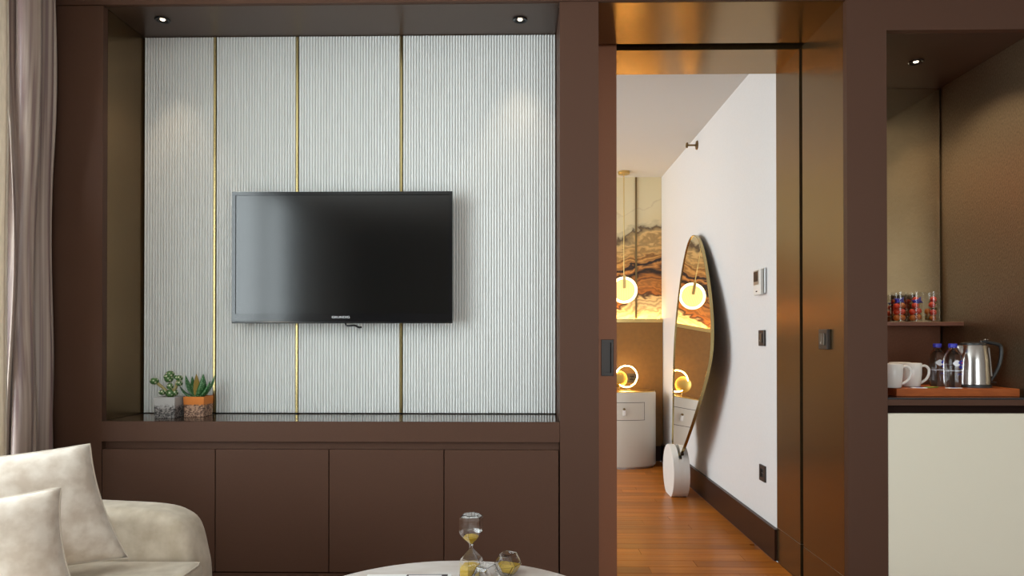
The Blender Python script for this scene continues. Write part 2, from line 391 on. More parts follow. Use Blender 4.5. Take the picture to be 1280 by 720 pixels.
fb = 0.05; w3 = structure(obj('fill_window', boxes([(0.65, 2.85, YB - 0.07, YB - 0.02, 0.25, 0.30), (0.65, 2.85, YB - 0.07, YB - 0.02, 2.40, 2.45), (0.65, 0.70, YB - 0.07, YB - 0.02, 0.30, 2.40), (2.80, 2.85, YB - 0.07, YB - 0.02, 0.30, 2.40), (1.725, 1.775, YB - 0.07, YB - 0.02, 0.30, 2.40)]), 'switch_bronze'))  # unseen rear window, added as the opening for the frontal fill
for xa, xb in ((0.70, 1.725), (1.775, 2.80)): obj('pane', box(xa, xb, YB - 0.05, YB - 0.042, 0.30, 2.40), 'window_glass', w3)

# ------------------------------------------------------------------ television wall with niche, doorway and mini-bar alcove
ZT, ZM = 2.432, 2.31
NX0, NX1, NY = -1.671, 0.143, 2.97
DX0, DX1 = 0.295, 1.262
wf = structure(obj('wall_front', boxes([(NX0 - 0.02, NX1, NY + 0.022, 3.085, 0, ZC), (XL, NX0 - 0.02, NY + 0.01, 3.085, 0, ZC)]), 'dark_gap'))
obj('column', box(XL, NX0, YF, YF + 0.03, 0, ZT), 'bronze_lacquer', wf)
obj('niche_side', box(NX0 - 0.02, NX0, YF + 0.031, NY + 0.008, 0.781, ZT), 'bronze_reveal', wf)  # reveal bronze instead of column lacquer: light on this side put into the colour
obj('column', box(NX1, DX0, YF, 3.10, 0, ZT), 'bronze_lacquer', wf)
obj('header', box(XL, XR, YF - 0.004, YF + 0.012, ZT + 0.001, ZC), 'bronze_lacquer', wf)
obj('niche_ceiling', box(NX0 + 0.001, NX1 - 0.001, YF + 0.013, NY + 0.02, ZT, ZC - 0.002), 'niche_gloss', wf)
obj('frame_panel', prism([(DX1, 0.001), (1.416, 0.001), (1.416, ZM), (2.002, ZM), (2.002, 0.001), (XR - 0.001, 0.001), (XR - 0.001, ZT), (DX1, ZT)], 'Y', YF, YF + 0.03), 'bronze_lacquer', wf)
# doorway reveals: a skirting strip below, a tall panel above, twice, with the dark door slot between
for y0, y1 in ((YF + 0.031, 3.105), (3.14, 3.425)):
    obj('reveal_panel', box(DX1, 1.412, y0, y1, 0.171, ZT), 'bronze_reveal', wf)
    obj('skirting_panel', box(DX1, 1.412, y0, y1, 0.001, 0.1685), 'bronze_reveal', wf)
    obj('skirting_line', box(DX1 + 0.0005, 1.41, y0, y1, 0.1686, 0.1709), 'metal_grey', wf)
obj('lintel_panel', box(DX0 + 0.001, 1.412, YF + 0.013, 3.068, ZT, ZC - 0.002), 'bronze_lintel_lit', wf)
obj('lintel_panel', box(-0.3, 1.412, 3.1385, 3.425, ZT, ZC - 0.002), 'bronze_lintel_lit', wf)
obj('door_track', box(-0.9, 1.412, 3.069, 3.138, 2.50, ZC - 0.003), 'dark_gap', wf)
obj('slot_back', box(1.30, 1.41, 3.106, 3.139, 0.0, 2.499), 'dark_gap', wf)
obj('pocket_wall', box(-2.4, 0.30, 3.14, 3.425, 0.001, ZT - 0.001), 'wall_paint', wf)
# sliding door, mostly inside its pocket
door = structure(obj('door_1', boxes([(-0.72, 0.352, 3.107, 3.138, 0.004, 2.448), (0.410, 0.4235, 3.107, 3.138, 0.004, 2.448),
                                      (0.352, 0.410, 3.107, 3.138, 0.004, 0.937), (0.352, 0.410, 3.107, 3.138, 1.104, 2.448), (0.352, 0.410, 3.128, 3.138, 0.937, 1.104)]), 'door_brown'))
hd = obj('door_handle', boxes([(0.354, 0.408, 3.104, 3.112, 0.939, 0.953), (0.354, 0.408, 3.104, 3.112, 1.090, 1.102), (0.354, 0.366, 3.104, 3.112, 0.953, 1.090), (0.398, 0.408, 3.104, 3.112, 0.953, 1.090)]), 'switch_bronze', door)
obj('handle_recess', box(0.366, 0.398, 3.118, 3.126, 0.953, 1.09), 'switch_bronze', hd)

# fluted panels and brass strips of the niche
edges = [NX0 + 0.004, -1.352, -0.989, -0.532, NX1 - 0.002]
pitch = 0.0122
for i in range(4):
    a = edges[i] + (0.006 if i else 0.002); c = edges[i + 1] - (0.006 if i < 3 else 0.0)
    n = round((c - a) / pitch); pw = (c - a) / n; z0, z1 = 0.784, ZT - 0.003
    bm = bmesh.new(); prof = []
    for k in range(n):
        for s in range(6):
            th = PI * s / 6
            prof.append((a + k * pw + pw * (0.08 + 0.84 * (1 - math.cos(th)) / 2), NY - 0.0080 * math.sin(th)))
        prof.append((a + (k + 0.93) * pw, NY + 0.0012))
    prof.append((c, NY))
    lo = [bm.verts.new((x, y, z0)) for x, y in prof]; hi = [bm.verts.new((x, y, z1)) for x, y in prof]
    for k in range(len(prof) - 1): bm.faces.new((lo[k], lo[k + 1], hi[k + 1], hi[k]))
    lb = [bm.verts.new(p) for p in ((a, NY + 0.02, z0), (c, NY + 0.02, z0), (c, NY + 0.02, z1), (a, NY + 0.02, z1))]
    bm.faces.new(lb); bm.faces.new(hi + [lb[2], lb[3]]); bm.faces.new(lo + [lb[1], lb[0]])
    bm.faces.new((lo[0], hi[0], lb[3], lb[0])); bm.faces.new((lo[-1], hi[-1], lb[2], lb[1]))
    p = obj('fluted_panel', done(bm), 'fluted_white', wf)
for x in edges[1:4]:
    obj('brass_strip', box(x - 0.0048, x + 0.0048, NY - 0.009, NY + 0.02, 0.784, ZT - 0.003, 0.001, 1), 'brass', wf)

# cabinet below the niche
cab = thing('media_cabinet', 'long low brown lacquered cabinet with four doors under the white fluted niche', 'cabinet', (0, 0, 0))
obj('worktop', box(NX0 + 0.002, NX1 - 0.002, YF - 0.001, NY + 0.020, 0.752, 0.780, 0.0015, 1), 'bench_top', cab)
obj('fascia', box(NX0 + 0.002, NX1 - 0.002, YF, YF + 0.02, 0.700, 0.7515, 0.001, 1), 'bronze_lacquer', cab)
obj('fascia', box(NX0 + 0.001, NX1 - 0.001, YF - 0.002, YF + 0.0, 0.7, 0.7785, 0.0006, 1), 'bronze_lacquer', cab)
obj('grip_recess', box(NX0 + 0.002, NX1 - 0.002, YF + 0.022, YF + 0.03, 0.660, 0.751), 'bronze_lacquer', cab)
obj('body', box(NX0 + 0.004, NX1 - 0.004, YF + 0.031, NY + 0.018, 0.09, 0.7515), 'dark_gap', cab)
dxs = [NX0 + 0.002, -1.217, -0.766, -0.312, NX1 - 0.004]
for i in range(4): obj('door', box(dxs[i] + 0.0016, dxs[i + 1] - 0.0016, YF - 0.001, YF + 0.021, 0.187, 0.669, 0.0012, 1), 'bronze_lacquer', cab)
obj('plinth', box(NX0 + 0.002, NX1 - 0.002, YF + 0.004, YF + 0.03, 0.0, 0.182), 'bronze_lacquer', cab)

# ------------------------------------------------------------------ bedroom
BX0, BY0, BY1, BZ, BWX = -2.5, 3.425, 6.29, 2.60, 1.270
structure(obj('wall_bedroom_right', box(BWX, BWX + 0.1, 3.426, BY1 + 0.1, 0, BZ), 'wall_paint'))
wb = structure(obj('wall_bedroom_back', box(BX0, BWX - 0.001, BY1, BY1 + 0.1, 0, BZ), 'agate_print'))
structure(obj('wall_bedroom_left', boxes([(BX0 - 0.1, BX0, 3.42, 3.8, 0, BZ), (BX0 - 0.1, BX0, 5.9, BY1, 0, BZ), (BX0 - 0.1, BX0, 3.8, 5.9, 0, 0.35), (BX0 - 0.1, BX0, 3.8, 5.9, 2.55, BZ)]), 'wall_paint'))
window('window_2', BX0, 3.8, 5.9, 0.35, 2.55, 2)
structure(obj('ceiling', box(BX0 - 0.1, BWX + 0.1, 3.425, BY1 + 0.1, BZ, BZ + 0.06), 'ceiling_paint'))
structure(obj('baseboard_bedroom_right', boxes([(BWX - 0.02, BWX - 0.0005, 3.4262, BY1 - 0.062, 0.001, 0.158)]), 'plinth_brown'))
# leather wainscot, brass ledge and the light strip on it
obj('leather_panel', box(BX0 + 0.01, BWX - 0.004, BY1 - 0.06, BY1 - 0.002, 0.14, 1.262), 'leather_brown', wb)
obj('skirting', box(BX0 + 0.01, BWX - 0.004, BY1 - 0.05, BY1 - 0.002, 0.001, 0.139), 'plinth_brown', wb)
obj('brass_ledge', box(BX0 + 0.01, BWX - 0.003, BY1 - 0.064, BY1 - 0.002, 1.263, 1.296), 'brass_satin', wb)
obj('light_strip', box(BX0 + 0.02, BWX - 0.02, BY1 - 0.040, BY1 - 0.008, 1.2962, 1.2970), 'led_warm', wb)
for k in range(5):
    x = 1.035 - 0.62 * k
    obj('brass_strip', box(x - 0.008, x + 0.008, BY1 - 0.010, BY1 - 0.001, 1.297, BZ - 0.001), 'brass_dark', wb)
# floorboards of the bedroom, laid crosswise
fl = structure(obj('floor', boxes([(BX0, BWX, 3.426, BY1, -0.04, -0.0085), (0.101, 1.263, YF - 0.009, 3.4255, -0.04, -0.0085)]), 'plank_wood'))
bw = 0.095; nrow = int((BY1 - 0.01 - 3.43) / bw); meshes = {}
for rr in range(nrow):
    y = 3.43 + rr * bw; x = -0.55 - random.random() * 0.9
    while x < BWX - 0.021:
        Ln = random.choice((0.9, 1.05, 1.2)); x1 = min(x + Ln, BWX - 0.021); ln = round(x1 - x, 3)
        if x1 > 0.1 and ln > 0.03:
            if ln not in meshes:
                me = box(0, ln - 0.0015, 0, bw - 0.0018, -0.008, 0.0, 0.0008, 1); meshes[ln] = me
            obj('plank', meshes[ln], 'plank_wood', fl, (x, y, 0))
        x += Ln
for rr in range(8):
    y = 3.43 - (rr + 1) * bw; x = 0.297
    if y < YF: break
    ln = (0.55, 0.31, 0.72, 0.42)[rr % 4]
    for a_, c_ in ((x, x + ln), (x + ln, 1.2605)): obj('plank', box(0, c_ - a_ - 0.0015, 0, bw - 0.0018, -0.008, 0.0, 0.0008, 1), 'plank_wood', fl, (a_, y, 0))

# ------------------------------------------------------------------ downlights
def downlight(x, y, z, label, power, size=1.15):
    t = thing('downlight', label, 'ceiling light', (x, y, z))
    obj('rim', lathe([(0.021, -0.001), (0.030, -0.001), (0.031, -0.003), (0.027, -0.006), (0.021, -0.004)], 28, closed=True), 'black_plastic', t, smooth=40)
    obj('lens', lathe([(0.0, -0.0035), (0.0085, -0.0033), (0.010, -0.0015), (0.0, -0.0015)], 20), 'spot_lens', t, smooth=40)
    obj('reflector', lathe([(0.0152, -0.001), (0.0208, -0.001), (0.0208, -0.002), (0.0152, -0.002)], 20, closed=True), 'black_plastic', t)
    l = bpy.data.lights.new('downlight_beam', 'SPOT'); l.energy = power; l.color = (1, 0.80, 0.56); l.spot_size = size; l.spot_blend = 0.7; l.shadow_soft_size = 0.02
    o = bpy.data.objects.new('downlight_beam', l); COL.objects.link(o); o.parent = t; o.location = (0, 0, -0.012)
    return t
downlight(-1.497, 2.80, ZT, 'small round black-rimmed downlight in niche ceiling above the two plants', 5)
downlight(-0.014, 2.825, ZT, 'small round black-rimmed downlight in niche ceiling at its doorway end', 4)
downlight(1.704, 2.985, ZM, 'small round downlight in the dark ceiling of the coffee alcove', 30, 2.2)

# ------------------------------------------------------------------ television
tv = thing('television', 'black flat-screen television mounted on the white fluted niche wall', 'television', (-0.769, 2.90, 1.172))
W2, TH = 0.469, 0.558
obj('body', box(-W2 + 0.004, W2 - 0.004, -0.012, 0.030, 0.004, TH - 0.003, 0.006, 3), 'black_plastic', tv)
obj('mount', box(-0.2, 0.2, 0.0305, 0.0655, 0.12, 0.42, 0.004, 1), 'black_plastic', tv)
obj('bezel', boxes([(-W2, W2, -0.024, -0.0125, TH - 0.014, TH), (-W2, W2, -0.024, -0.0125, 0.008, 0.040), (-W2, -W2 + 0.015, -0.024, -0.0125, 0.040, TH - 0.014), (W2 - 0.015, W2, -0.024, -0.0125, 0.040, TH - 0.014)]), 'tv_bezel', tv)
obj('lower_edge', box(-W2, W2, -0.026, -0.0125, 0.0, 0.0075, 0.002, 1), 'black_plastic', tv)
obj('screen', box(-W2 + 0.0155, W2 - 0.0155, -0.020, -0.0125, 0.0405, TH - 0.0145), 'tv_screen', tv)
me = text_mesh('GRUNDIG', 0.0135); lt = obj('lettering', me, 'tv_letter', tv, (-0.004, -0.0243, 0.0255), (PI / 2, 0, 0)); lt.scale = (1.25, 1, 1)
obj('sensor', tube(smooth_path([(0.010, -0.002, 0.001), (0.018, -0.006, -0.010), (0.05, -0.006, -0.009), (0.068, -0.004, -0.017), (0.08, -0.002, -0.016)]), 0.0042, 6), 'black_plastic', tv)

# ------------------------------------------------------------------ plants on the bench
def pot_mesh(s, h, wall=0.006):
    bm = bmesh.new()
    o0 = s / 2 * 0.94; o1 = s / 2; i1 = s / 2 - wall
    L0 = [bm.verts.new((x * o0, y * o0, 0)) for x, y in ((-1, -1), (1, -1), (1, 1), (-1, 1))]
    L1 = [bm.verts.new((x * o1, y * o1, h)) for x, y in ((-1, -1), (1, -1), (1, 1), (-1, 1))]
    L2 = [bm.verts.new((x * i1, y * i1, h)) for x, y in ((-1, -1), (1, -1), (1, 1), (-1, 1))]
    L3 = [bm.verts.new((x * i1 * 0.95, y * i1 * 0.95, h * 0.8)) for x, y in ((-1, -1), (1, -1), (1, 1), (-1, 1))]
    bm.faces.new(L0[::-1])
    for a, c in ((L0, L1), (L1, L2), (L2, L3)):
        for i in range(4): bm.faces.new((a[i], a[(i + 1) % 4], c[(i + 1) % 4], c[i]))
    bm.faces.new(L3)
    bmesh.ops.bevel(bm, geom=[e for e in bm.edges], offset=0.0012, segments=1, affect='EDGES')
    return done(bm)
def blob(r_, sx=1, sy=1, sz=1, ribs=0):
    bm = bmesh.new(); bmesh.ops.create_icosphere(bm, subdivisions=3, radius=r_)
    for v in bm.verts:
        if ribs:
            a = math.atan2(v.co.y, v.co.x); k = 1 + 0.07 * math.cos(a * ribs); v.co.x *= k; v.co.y *= k
        v.co.x *= sx; v.co.y *= sy; v.co.z *= sz
    return done(bm)
# the print of the pots fades to a dark, crusty lower half: real two-tone glaze
def two_tone(name, top, low1, low2, zsplit, soft):
    m = mat(name, top, 0.75); nt, b = nodes_of(m)
    tc = nt.nodes.new('ShaderNodeTexCoord'); s = nt.nodes.new('ShaderNodeSeparateXYZ'); nt.links.new(tc.outputs['Object'], s.inputs[0])
    n = nt.nodes.new('ShaderNodeTexNoise'); n.inputs['Scale'].default_value = 150; n.inputs['Detail'].default_value = 6; nt.links.new(tc.outputs['Object'], n.inputs['Vector'])
    r = nt.nodes.new('ShaderNodeValToRGB'); r.color_ramp.elements[0].color = low1; r.color_ramp.elements[1].color = low2
    r.color_ramp.elements[0].position = 0.42; r.color_ramp.elements[1].position = 0.6; nt.links.new(n.outputs['Fac'], r.inputs[0])
    ad = nt.nodes.new('ShaderNodeMath'); ad.operation = 'MULTIPLY_ADD'; ad.inputs[1].default_value = soft * 2; nt.links.new(n.outputs['Fac'], ad.inputs[0])
    nt.links.new(s.outputs['Z'], ad.inputs[2])
    mr = nt.nodes.new('ShaderNodeMapRange'); mr.inputs['From Min'].default_value = zsplit + soft * 0.6; mr.inputs['From Max'].default_value = zsplit + soft * 1.4
    nt.links.new(ad.outputs[0], mr.inputs[0])
    mx = nt.nodes.new('ShaderNodeMixRGB'); nt.links.new(mr.outputs[0], mx.inputs[0]); nt.links.new(r.outputs[0], mx.inputs[1]); mx.inputs[2].default_value = top
    nt.links.new(mx.outputs[0], b.inputs['Base Color'])
two_tone('pot_concrete', (0.42, 0.40, 0.385, 1), (0.03, 0.025, 0.025, 1), (0.26, 0.235, 0.22, 1), 0.046, 0.022)
two_tone('pot_rust', (0.66, 0.20, 0.03, 1), (0.10, 0.05, 0.035, 1), (0.50, 0.30, 0.20, 1), 0.050, 0.008)
pc = thing('potted_cactus', 'knobbly branching cactus in a grey concrete cube pot on the bench', 'potted plant', (-1.474, 2.822, 0.7802), 0.0)
obj('pot', pot_mesh(0.088, 0.086), 'pot_concrete', pc); obj('soil', box(-0.0365, 0.0365, -0.0365, 0.0365, 0.0700, 0.079), 'soil', pc)
def rel(dx, dz, dy=0.0, rz=0.0):    # offsets across the view turned into the pot's own axes
    return (dx * math.cos(rz) + dy * math.sin(rz), -dx * math.sin(rz) + dy * math.cos(rz), dz)
for dx, dz, dy, r_, sz in ((0.004, 0.098, 0, 0.019, 1.0), (0.002, 0.128, 0, 0.013, 1.15), (-0.003, 0.158, 0, 0.017, 0.9), (0.000, 0.178, 0.004, 0.017, 0.9), (-0.009, 0.168, -0.006, 0.012, 1),
                           (-0.064, 0.149, 0.0, 0.0175, 0.85), (-0.026, 0.104, -0.008, 0.0145, 0.8), (0.020, 0.101, 0.006, 0.013, 1.1), (0.038, 0.162, 0.004, 0.0145, 0.9), (0.044, 0.141, -0.006, 0.0135, 0.9), (0.022, 0.166, 0.004, 0.008, 1)):
    obj('cactus_segment', blob(r_, 1, 1, sz, 7), 'cactus_green', pc, rel(dx, dz, dy), smooth='all')
obj('stem', tube([rel(-0.004, 0.096), rel(-0.026, 0.118, 0.004), rel(-0.050, 0.140)], [0.009, 0.006, 0.007], 8), 'cactus_arm', pc, smooth='all')
obj('stem', tube([rel(0.010, 0.104), rel(0.026, 0.122), rel(0.030, 0.138), rel(0.038, 0.158)], [0.008, 0.0065, 0.007, 0.007], 8), 'cactus_arm', pc, smooth='all')
pa = thing('potted_aloe', 'spiky dark green aloe in a rust-orange cube pot on the bench', 'potted plant', (-1.377, 2.872, 0.7802), 0.0)
obj('pot', pot_mesh(0.088, 0.084), 'pot_rust', pa); obj('soil', box(-0.0365, 0.0365, -0.0365, 0.0365, 0.068, 0.077), 'soil', pa)
def leaf_mesh(base, tip, wid, bend):
    base = Vector(base); tip = Vector(tip); n = 12; bm = bmesh.new(); rings = []
    d = (tip - base); side = d.cross(Vector((0, 0, 1))).normalized(); up = side.cross(d).normalized()
    for i in range(n + 1):
        t_ = i / n; c = base + d * t_ - up * bend * math.sin(PI * t_)
        wd = wid * (0.75 + 0.5 * t_ if t_ < 0.35 else 0.925 * (1 - ((t_ - 0.35) / 0.65) ** 1.7)) + 0.0006
        ring = []
        for k in range(8):
            a = 2 * PI * k / 8; x = math.cos(a) * wd; z = math.sin(a) * wd * 0.30 + 0.28 * wd * math.cos(a) ** 2
            ring.append(bm.verts.new(c + side * x + up * z))
        rings.append(ring)
    for a, c in zip(rings[:-1], rings[1:]):
        for k in range(8): bm.faces.new((a[k], a[(k + 1) % 8], c[(k + 1) % 8], c[k]))
    bm.faces.new(rings[0]); bm.faces.new(rings[-1]); return done(bm)
R30 = 0.0
for dx, dz, dy, wd, mt in ((-0.078, 0.132, -0.010, 0.0125, 'aloe_green'), (-0.066, 0.172, 0.020, 0.014, 'aloe_green'), (-0.026, 0.176, 0.035, 0.012, 'aloe_dry'), (0.030, 0.178, -0.020, 0.0165, 'aloe_green'),
                           (0.068, 0.180, 0.010, 0.0125, 'aloe_green'), (0.060, 0.150, -0.022, 0.013, 'aloe_green'), (-0.050, 0.165, 0.045, 0.012, 'aloe_green'), (0.045, 0.160, 0.04, 0.013, 'aloe_green')):
    obj('leaf', leaf_mesh(rel(dx * 0.10, 0.074, dy * 0.1, R30), rel(dx, dz, dy, R30), wd * 1.35, 0.014), mt, pa, smooth='all')

# ------------------------------------------------------------------ curtains
def cloth(name, path, z0, z1, material, label, cat, nz=26, sway=0.0, seed=0):
    bm = bmesh.new(); rows = []
    for j in range(nz + 1):
        t_ = j / nz; z = z0 + (z1 - z0) * t_; row = []
        for i, (x, y) in enumerate(path):
            nx = noise.noise(Vector((i * 0.07 + seed, z * 1.1, seed))) * sway
            ny = noise.noise(Vector((i * 0.05 + seed + 9, z * 0.9, seed + 4))) * sway * 0.7
            row.append(bm.verts.new((x + nx, y + ny, z)))
        rows.append(row)
    for a, c in zip(rows[:-1], rows[1:]):
        for i in range(len(path) - 1): bm.faces.new((a[i], a[i + 1], c[i + 1], c[i]))
    o = obj(name, done(bm), material, smooth='all')
    md = o.modifiers.new('thickness', 'SOLIDIFY'); md.thickness = 0.0015
    return tag(o, label, cat)
path = []
for i in range(221):
    s = i / 220; ph = s * 2 * PI * 5.7
    path.append((-1.918 + 0.072 * math.sin(ph + 1.2) * (0.78 + 0.22 * math.sin(s * 11)) + 0.016 * math.sin(ph * 2.3 + 1), 2.655 - 0.195 * s - 0.022 * math.sin(ph * 2) + 0.008 * math.sin(ph * 3.1)))
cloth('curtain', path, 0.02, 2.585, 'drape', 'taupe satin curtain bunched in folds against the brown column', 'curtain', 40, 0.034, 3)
path = []
for i in range(161):
    s = i / 160; ph = s * 2 * PI * 9
    path.append((-1.880 + 0.022 * math.sin(ph) + 0.006 * math.sin(ph * 1.7), 2.436 - 0.62 * s - 0.01 * math.sin(ph * 2)))
cloth('sheer_curtain', path, 0.02, 2.585, 'sheer_linen', 'pale linen sheer at the left edge beside the taupe curtain', 'curtain', 12, 0.012, 8)

# ------------------------------------------------------------------ sofa with two cushions
so = thing('sofa', 'cream suede sofa with a rounded low arm in front of the cabinet', 'sofa', (0, 0, 0))
arm = smooth_path([(-1.80, 0.05), (-1.81, 0.4), (-1.80, 0.60), (-1.74, 0.635), (-1.55, 0.632), (-1.25, 0.620), (-1.08, 0.611), (-1.005, 0.590), (-0.966, 0.552), (-0.944, 0.470), (-0.934, 0.40), (-0.93, 0.20), (-0.94, 0.05)], 4)
arm = [(p[0] - 0.028 * max(0.0, min(1.0, (p[0] + 1.7) / 0.5)), p[1] - 0.014) for p in arm]
obj('arm', prism(arm, 'Y', 1.985, 2.125, 0.035, 4), 'sofa_suede', so, smooth=50)
obj('arm', prism(arm, 'Y', -0.07, 0.07, 0.035, 4), 'sofa_suede', so, smooth=50)
obj('backrest', box(-1.80, -1.62, 0.075, 1.98, 0.06, 0.66, 0.05, 4), 'sofa_suede', so, smooth=50)
obj('base', box(-1.615, -0.95, 0.075, 1.98, 0.06, 0.30, 0.02, 3), 'sofa_suede', so, smooth=50)
sc = obj('seat_cushion', box(-1.612, -0.925, 0.08, 1.978, 0.302, 0.462, 0.028, 4), 'sofa_suede', so, smooth=50)
obj('piping', tube([(-1.60, 0.10, 0.4555), (-0.937, 0.10, 0.4555), (-0.930, 0.12, 0.4555), (-0.930, 1.94, 0.4555), (-0.937, 1.966, 0.4555), (-1.60, 1.966, 0.4555)], 0.0026, 8), 'piping', sc, smooth='all')
for x in (-1.7, -1.05):
    for y in (0.08, 1.96): obj('leg', lathe([(0.012, 0.0), (0.018, 0.06)], 14), 'dark_wood', so, (x, y, 0.0), smooth=40)
def pillow(name, label, tr, U, V, w_, h_, t_, seed, slump=0.0):
    U = Vector(U).normalized(); V = Vector(V); V = (V - U * V.dot(U)).normalized(); Nn = U.cross(V)
    c = Vector(tr) - U * (w_ / 2 - slump * h_ / 2) - V * h_ / 2
    me = pillow_mesh(w_, h_, t_, 30, seed)
    for v in me.vertices: v.co.x -= slump * v.co.y
    o = obj(name, me, 'pillow_suede', smooth='all')
    o.matrix_world = Matrix(((U.x, V.x, Nn.x, c.x), (U.y, V.y, Nn.y, c.y), (U.z, V.z, Nn.z, c.z), (0, 0, 0, 1)))
    tag(o, label, 'cushion')
    loop = [(-1 + 2 * i / 24, -1) for i in range(24)] + [(1, -1 + 2 * i / 24) for i in range(24)] + [(1 - 2 * i / 24, 1) for i in range(24)] + [(-1, 1 - 2 * i / 24) for i in range(24)]
    pts = [(u * (1 - 0.07 * (1 - v * v)) * w_ / 2, v * (1 - 0.07 * (1 - u * u)) * h_ / 2, 0) for u, v in loop]
    pts = [(x - slump * y, y, z) for x, y, z in pts]
    obj('piping', tube(pts, 0.0022, 6, closed=True), 'piping', o, smooth='all')
    return o
pillow('cushion', 'larger cream suede cushion leaning behind a smaller one on the sofa', (-1.205, 1.88, 0.812), (0.86, 0.5, 0.04), (-0.10, 0.10, 0.95), 0.50, 0.325, 0.15, 2, 0.25)
pillow('cushion', 'smaller cream suede cushion in front, cut by the left edge', (-1.108, 1.62, 0.748), (0.86, 0.45, 0.06), (-0.10, 0.12, 0.95), 0.40, 0.248, 0.13, 11, 0.08)

# ------------------------------------------------------------------ coffee table and what stands on it
TX, TY, TZ = -0.185, 1.59, 0.45
tb = thing('coffee_table', 'round coffee table with a pale marble top in front of the cabinet', 'table', (TX, TY, 0))
obj('table_top', lathe([(0, TZ - 0.022), (0.415, TZ - 0.022), (0.428, TZ - 0.016), (0.431, TZ - 0.008), (0.428, TZ - 0.001), (0.424, TZ), (0, TZ)], 96), 'table_marble', tb, smooth=35)
obj('stem', lathe([(0.05, 0.02), (0.035, 0.06), (0.035, 0.36), (0.09, TZ - 0.023)], 32), 'brass_dark', tb, smooth=40)
obj('foot', lathe([(0, 0), (0.24, 0), (0.24, 0.01), (0.05, 0.02), (0, 0.02)], 48), 'brass_dark', tb, smooth=40)
def hex_profile():
    H = 0.174; h2 = H / 2
    return [(0.0, 0.0), (0.024, 0.0), (0.0325, 0.007), (0.0335, 0.012), (0.0335, 0.046), (0.030, 0.055), (0.0055, h2 - 0.006), (0.0042, h2), (0.0055, h2 + 0.006), (0.030, H - 0.055), (0.0335, H - 0.046), (0.0335, H - 0.012), (0.0325, H - 0.007), (0.024, H), (0.0, H)]
def hourglass(label, sand_pile):
    t = thing('hourglass', label, 'hourglass', (0, 0, 0))
    P = hex_profile()
    inner = [(max(r_ - 0.0018, 0.0), min(max(z, 0.003), 0.171)) for r_, z in P]
    bm = bmesh.new(); outer_me = lathe(P, 6); inner_me = lathe(inner, 6)
    bm.from_mesh(outer_me); n0 = len(bm.faces); bm.from_mesh(inner_me); bm.faces.ensure_lookup_table()
    bmesh.ops.reverse_faces(bm, faces=bm.faces[n0:])
    me = bpy.data.meshes.new('m'); bm.to_mesh(me); bm.free()
    obj('glass', me, 'clear_glass', t)
    return t
hg = hourglass('upright faceted glass hourglass with yellow sand on the round table', 1)
obj('sand', lathe([(0, 0.0034), (0.0215, 0.0034), (0.0305, 0.009), (0.0312, 0.030), (0.024, 0.037), (0, 0.043)], 6), 'sand', hg)
obj('sand', lathe([(0, 0.0935), (0.003, 0.0945), (0.0235, 0.1125), (0.016, 0.117), (0, 0.120)], 6), 'sand', hg)
hg.location = (-0.143, 1.868, TZ + 0.0005); hg.rotation_euler = (0, 0, math.radians(20))
h2 = hourglass('tipped-over faceted glass hourglass lying beside the upright one', 0)
me = lathe([(0, 0.1415), (0.0300, 0.1415), (0.0312, 0.145), (0.0312, 0.164), (0.0218, 0.1705), (0, 0.1705)], 6)
for v in me.vertices:
    if v.co.y > -0.004: v.co.y = -0.004 - 0.0008 * v.co.y
obj('sand', me, 'sand', h2)
# lying on one facet, its axis pointing away from the camera and to the right
ax = Vector((0.47, 0.88, 0)).normalized(); c0 = Vector((-0.112, 1.774, TZ + 0.0296))
zx = ax; up = Vector((0, 0, 1)); sx_ = up.cross(zx).normalized()
h2.matrix_world = Matrix(((sx_.x, up.x, zx.x, c0.x), (sx_.y, up.y, zx.y, c0.y), (sx_.z, up.z, zx.z, c0.z), (0, 0, 0, 1)))
mg = thing('magazine', 'white magazine lying on the round table by its near side', 'magazine', (-0.32, 1.77, TZ + 0.0005), math.radians(2))
obj('pages', box(-0.105, 0.125, -0.14, 0.108, 0, 0.006, 0.001, 1), 'paper_white', mg)
obj('print', box(0.004, 0.116, -0.13, 0.104, 0.0061, 0.0065), 'print_dark', mg)
obj('picture', box(0.010, 0.100, -0.12, 0.097, 0.00655, 0.0070), 'label_white', mg)

# ------------------------------------------------------------------ bedroom things
pn = thing('pendant_lamp', 'brass pendant lamp with a glowing ring-framed disc before the agate wall', 'pendant lamp', (0.893, 6.075, 0))
obj('canopy', lathe([(0, 2.599), (0.052, 2.599), (0.052, 2.578), (0.049, 2.575), (0, 2.575)], 32), 'brass_satin', pn, smooth=40)
obj('rod', tube([(0, 0, 2.576), (0, 0, 1.665)], 0.0042, 10), 'brass_satin', pn, smooth=40)
obj('clamp', boxes([(-0.012, 0.012, -0.020, -0.0125, 1.56, 1.668), (-0.012, 0.012, 0.0125, 0.020, 1.56, 1.668), (-0.012, 0.012, -0.0125, 0.0125, 1.6655, 1.678)]), 'brass_satin', pn)
ring = [(0.107 * math.cos(2 * PI * k / 56), 0, 1.546 + 0.107 * math.sin(2 * PI * k / 56)) for k in range(56)]
obj('light_ring', tube(ring, 0.0118, 12, closed=True), 'lamp_ring', pn, smooth='all')
dsc = lathe([(0, -0.006), (0.094, -0.006), (0.0945, 0), (0.094, 0.006), (0, 0.006)], 48)
obj('disc', dsc, 'lamp_disc', pn, (0, 0, 1.546), (PI / 2, 0, 0), smooth=40)
bm = bmesh.new()
for k in range(-8, 9):
    x = k * 0.0105; hh = math.sqrt(max(0.0, 0.088 ** 2 - x * x))
    add_box(bm, x - 0.0018, x + 0.0018, -0.0085, -0.0062, 1.546 - hh, 1.546 + hh)
rb = obj('ribs', done(bm), 'lamp_rib', pn)

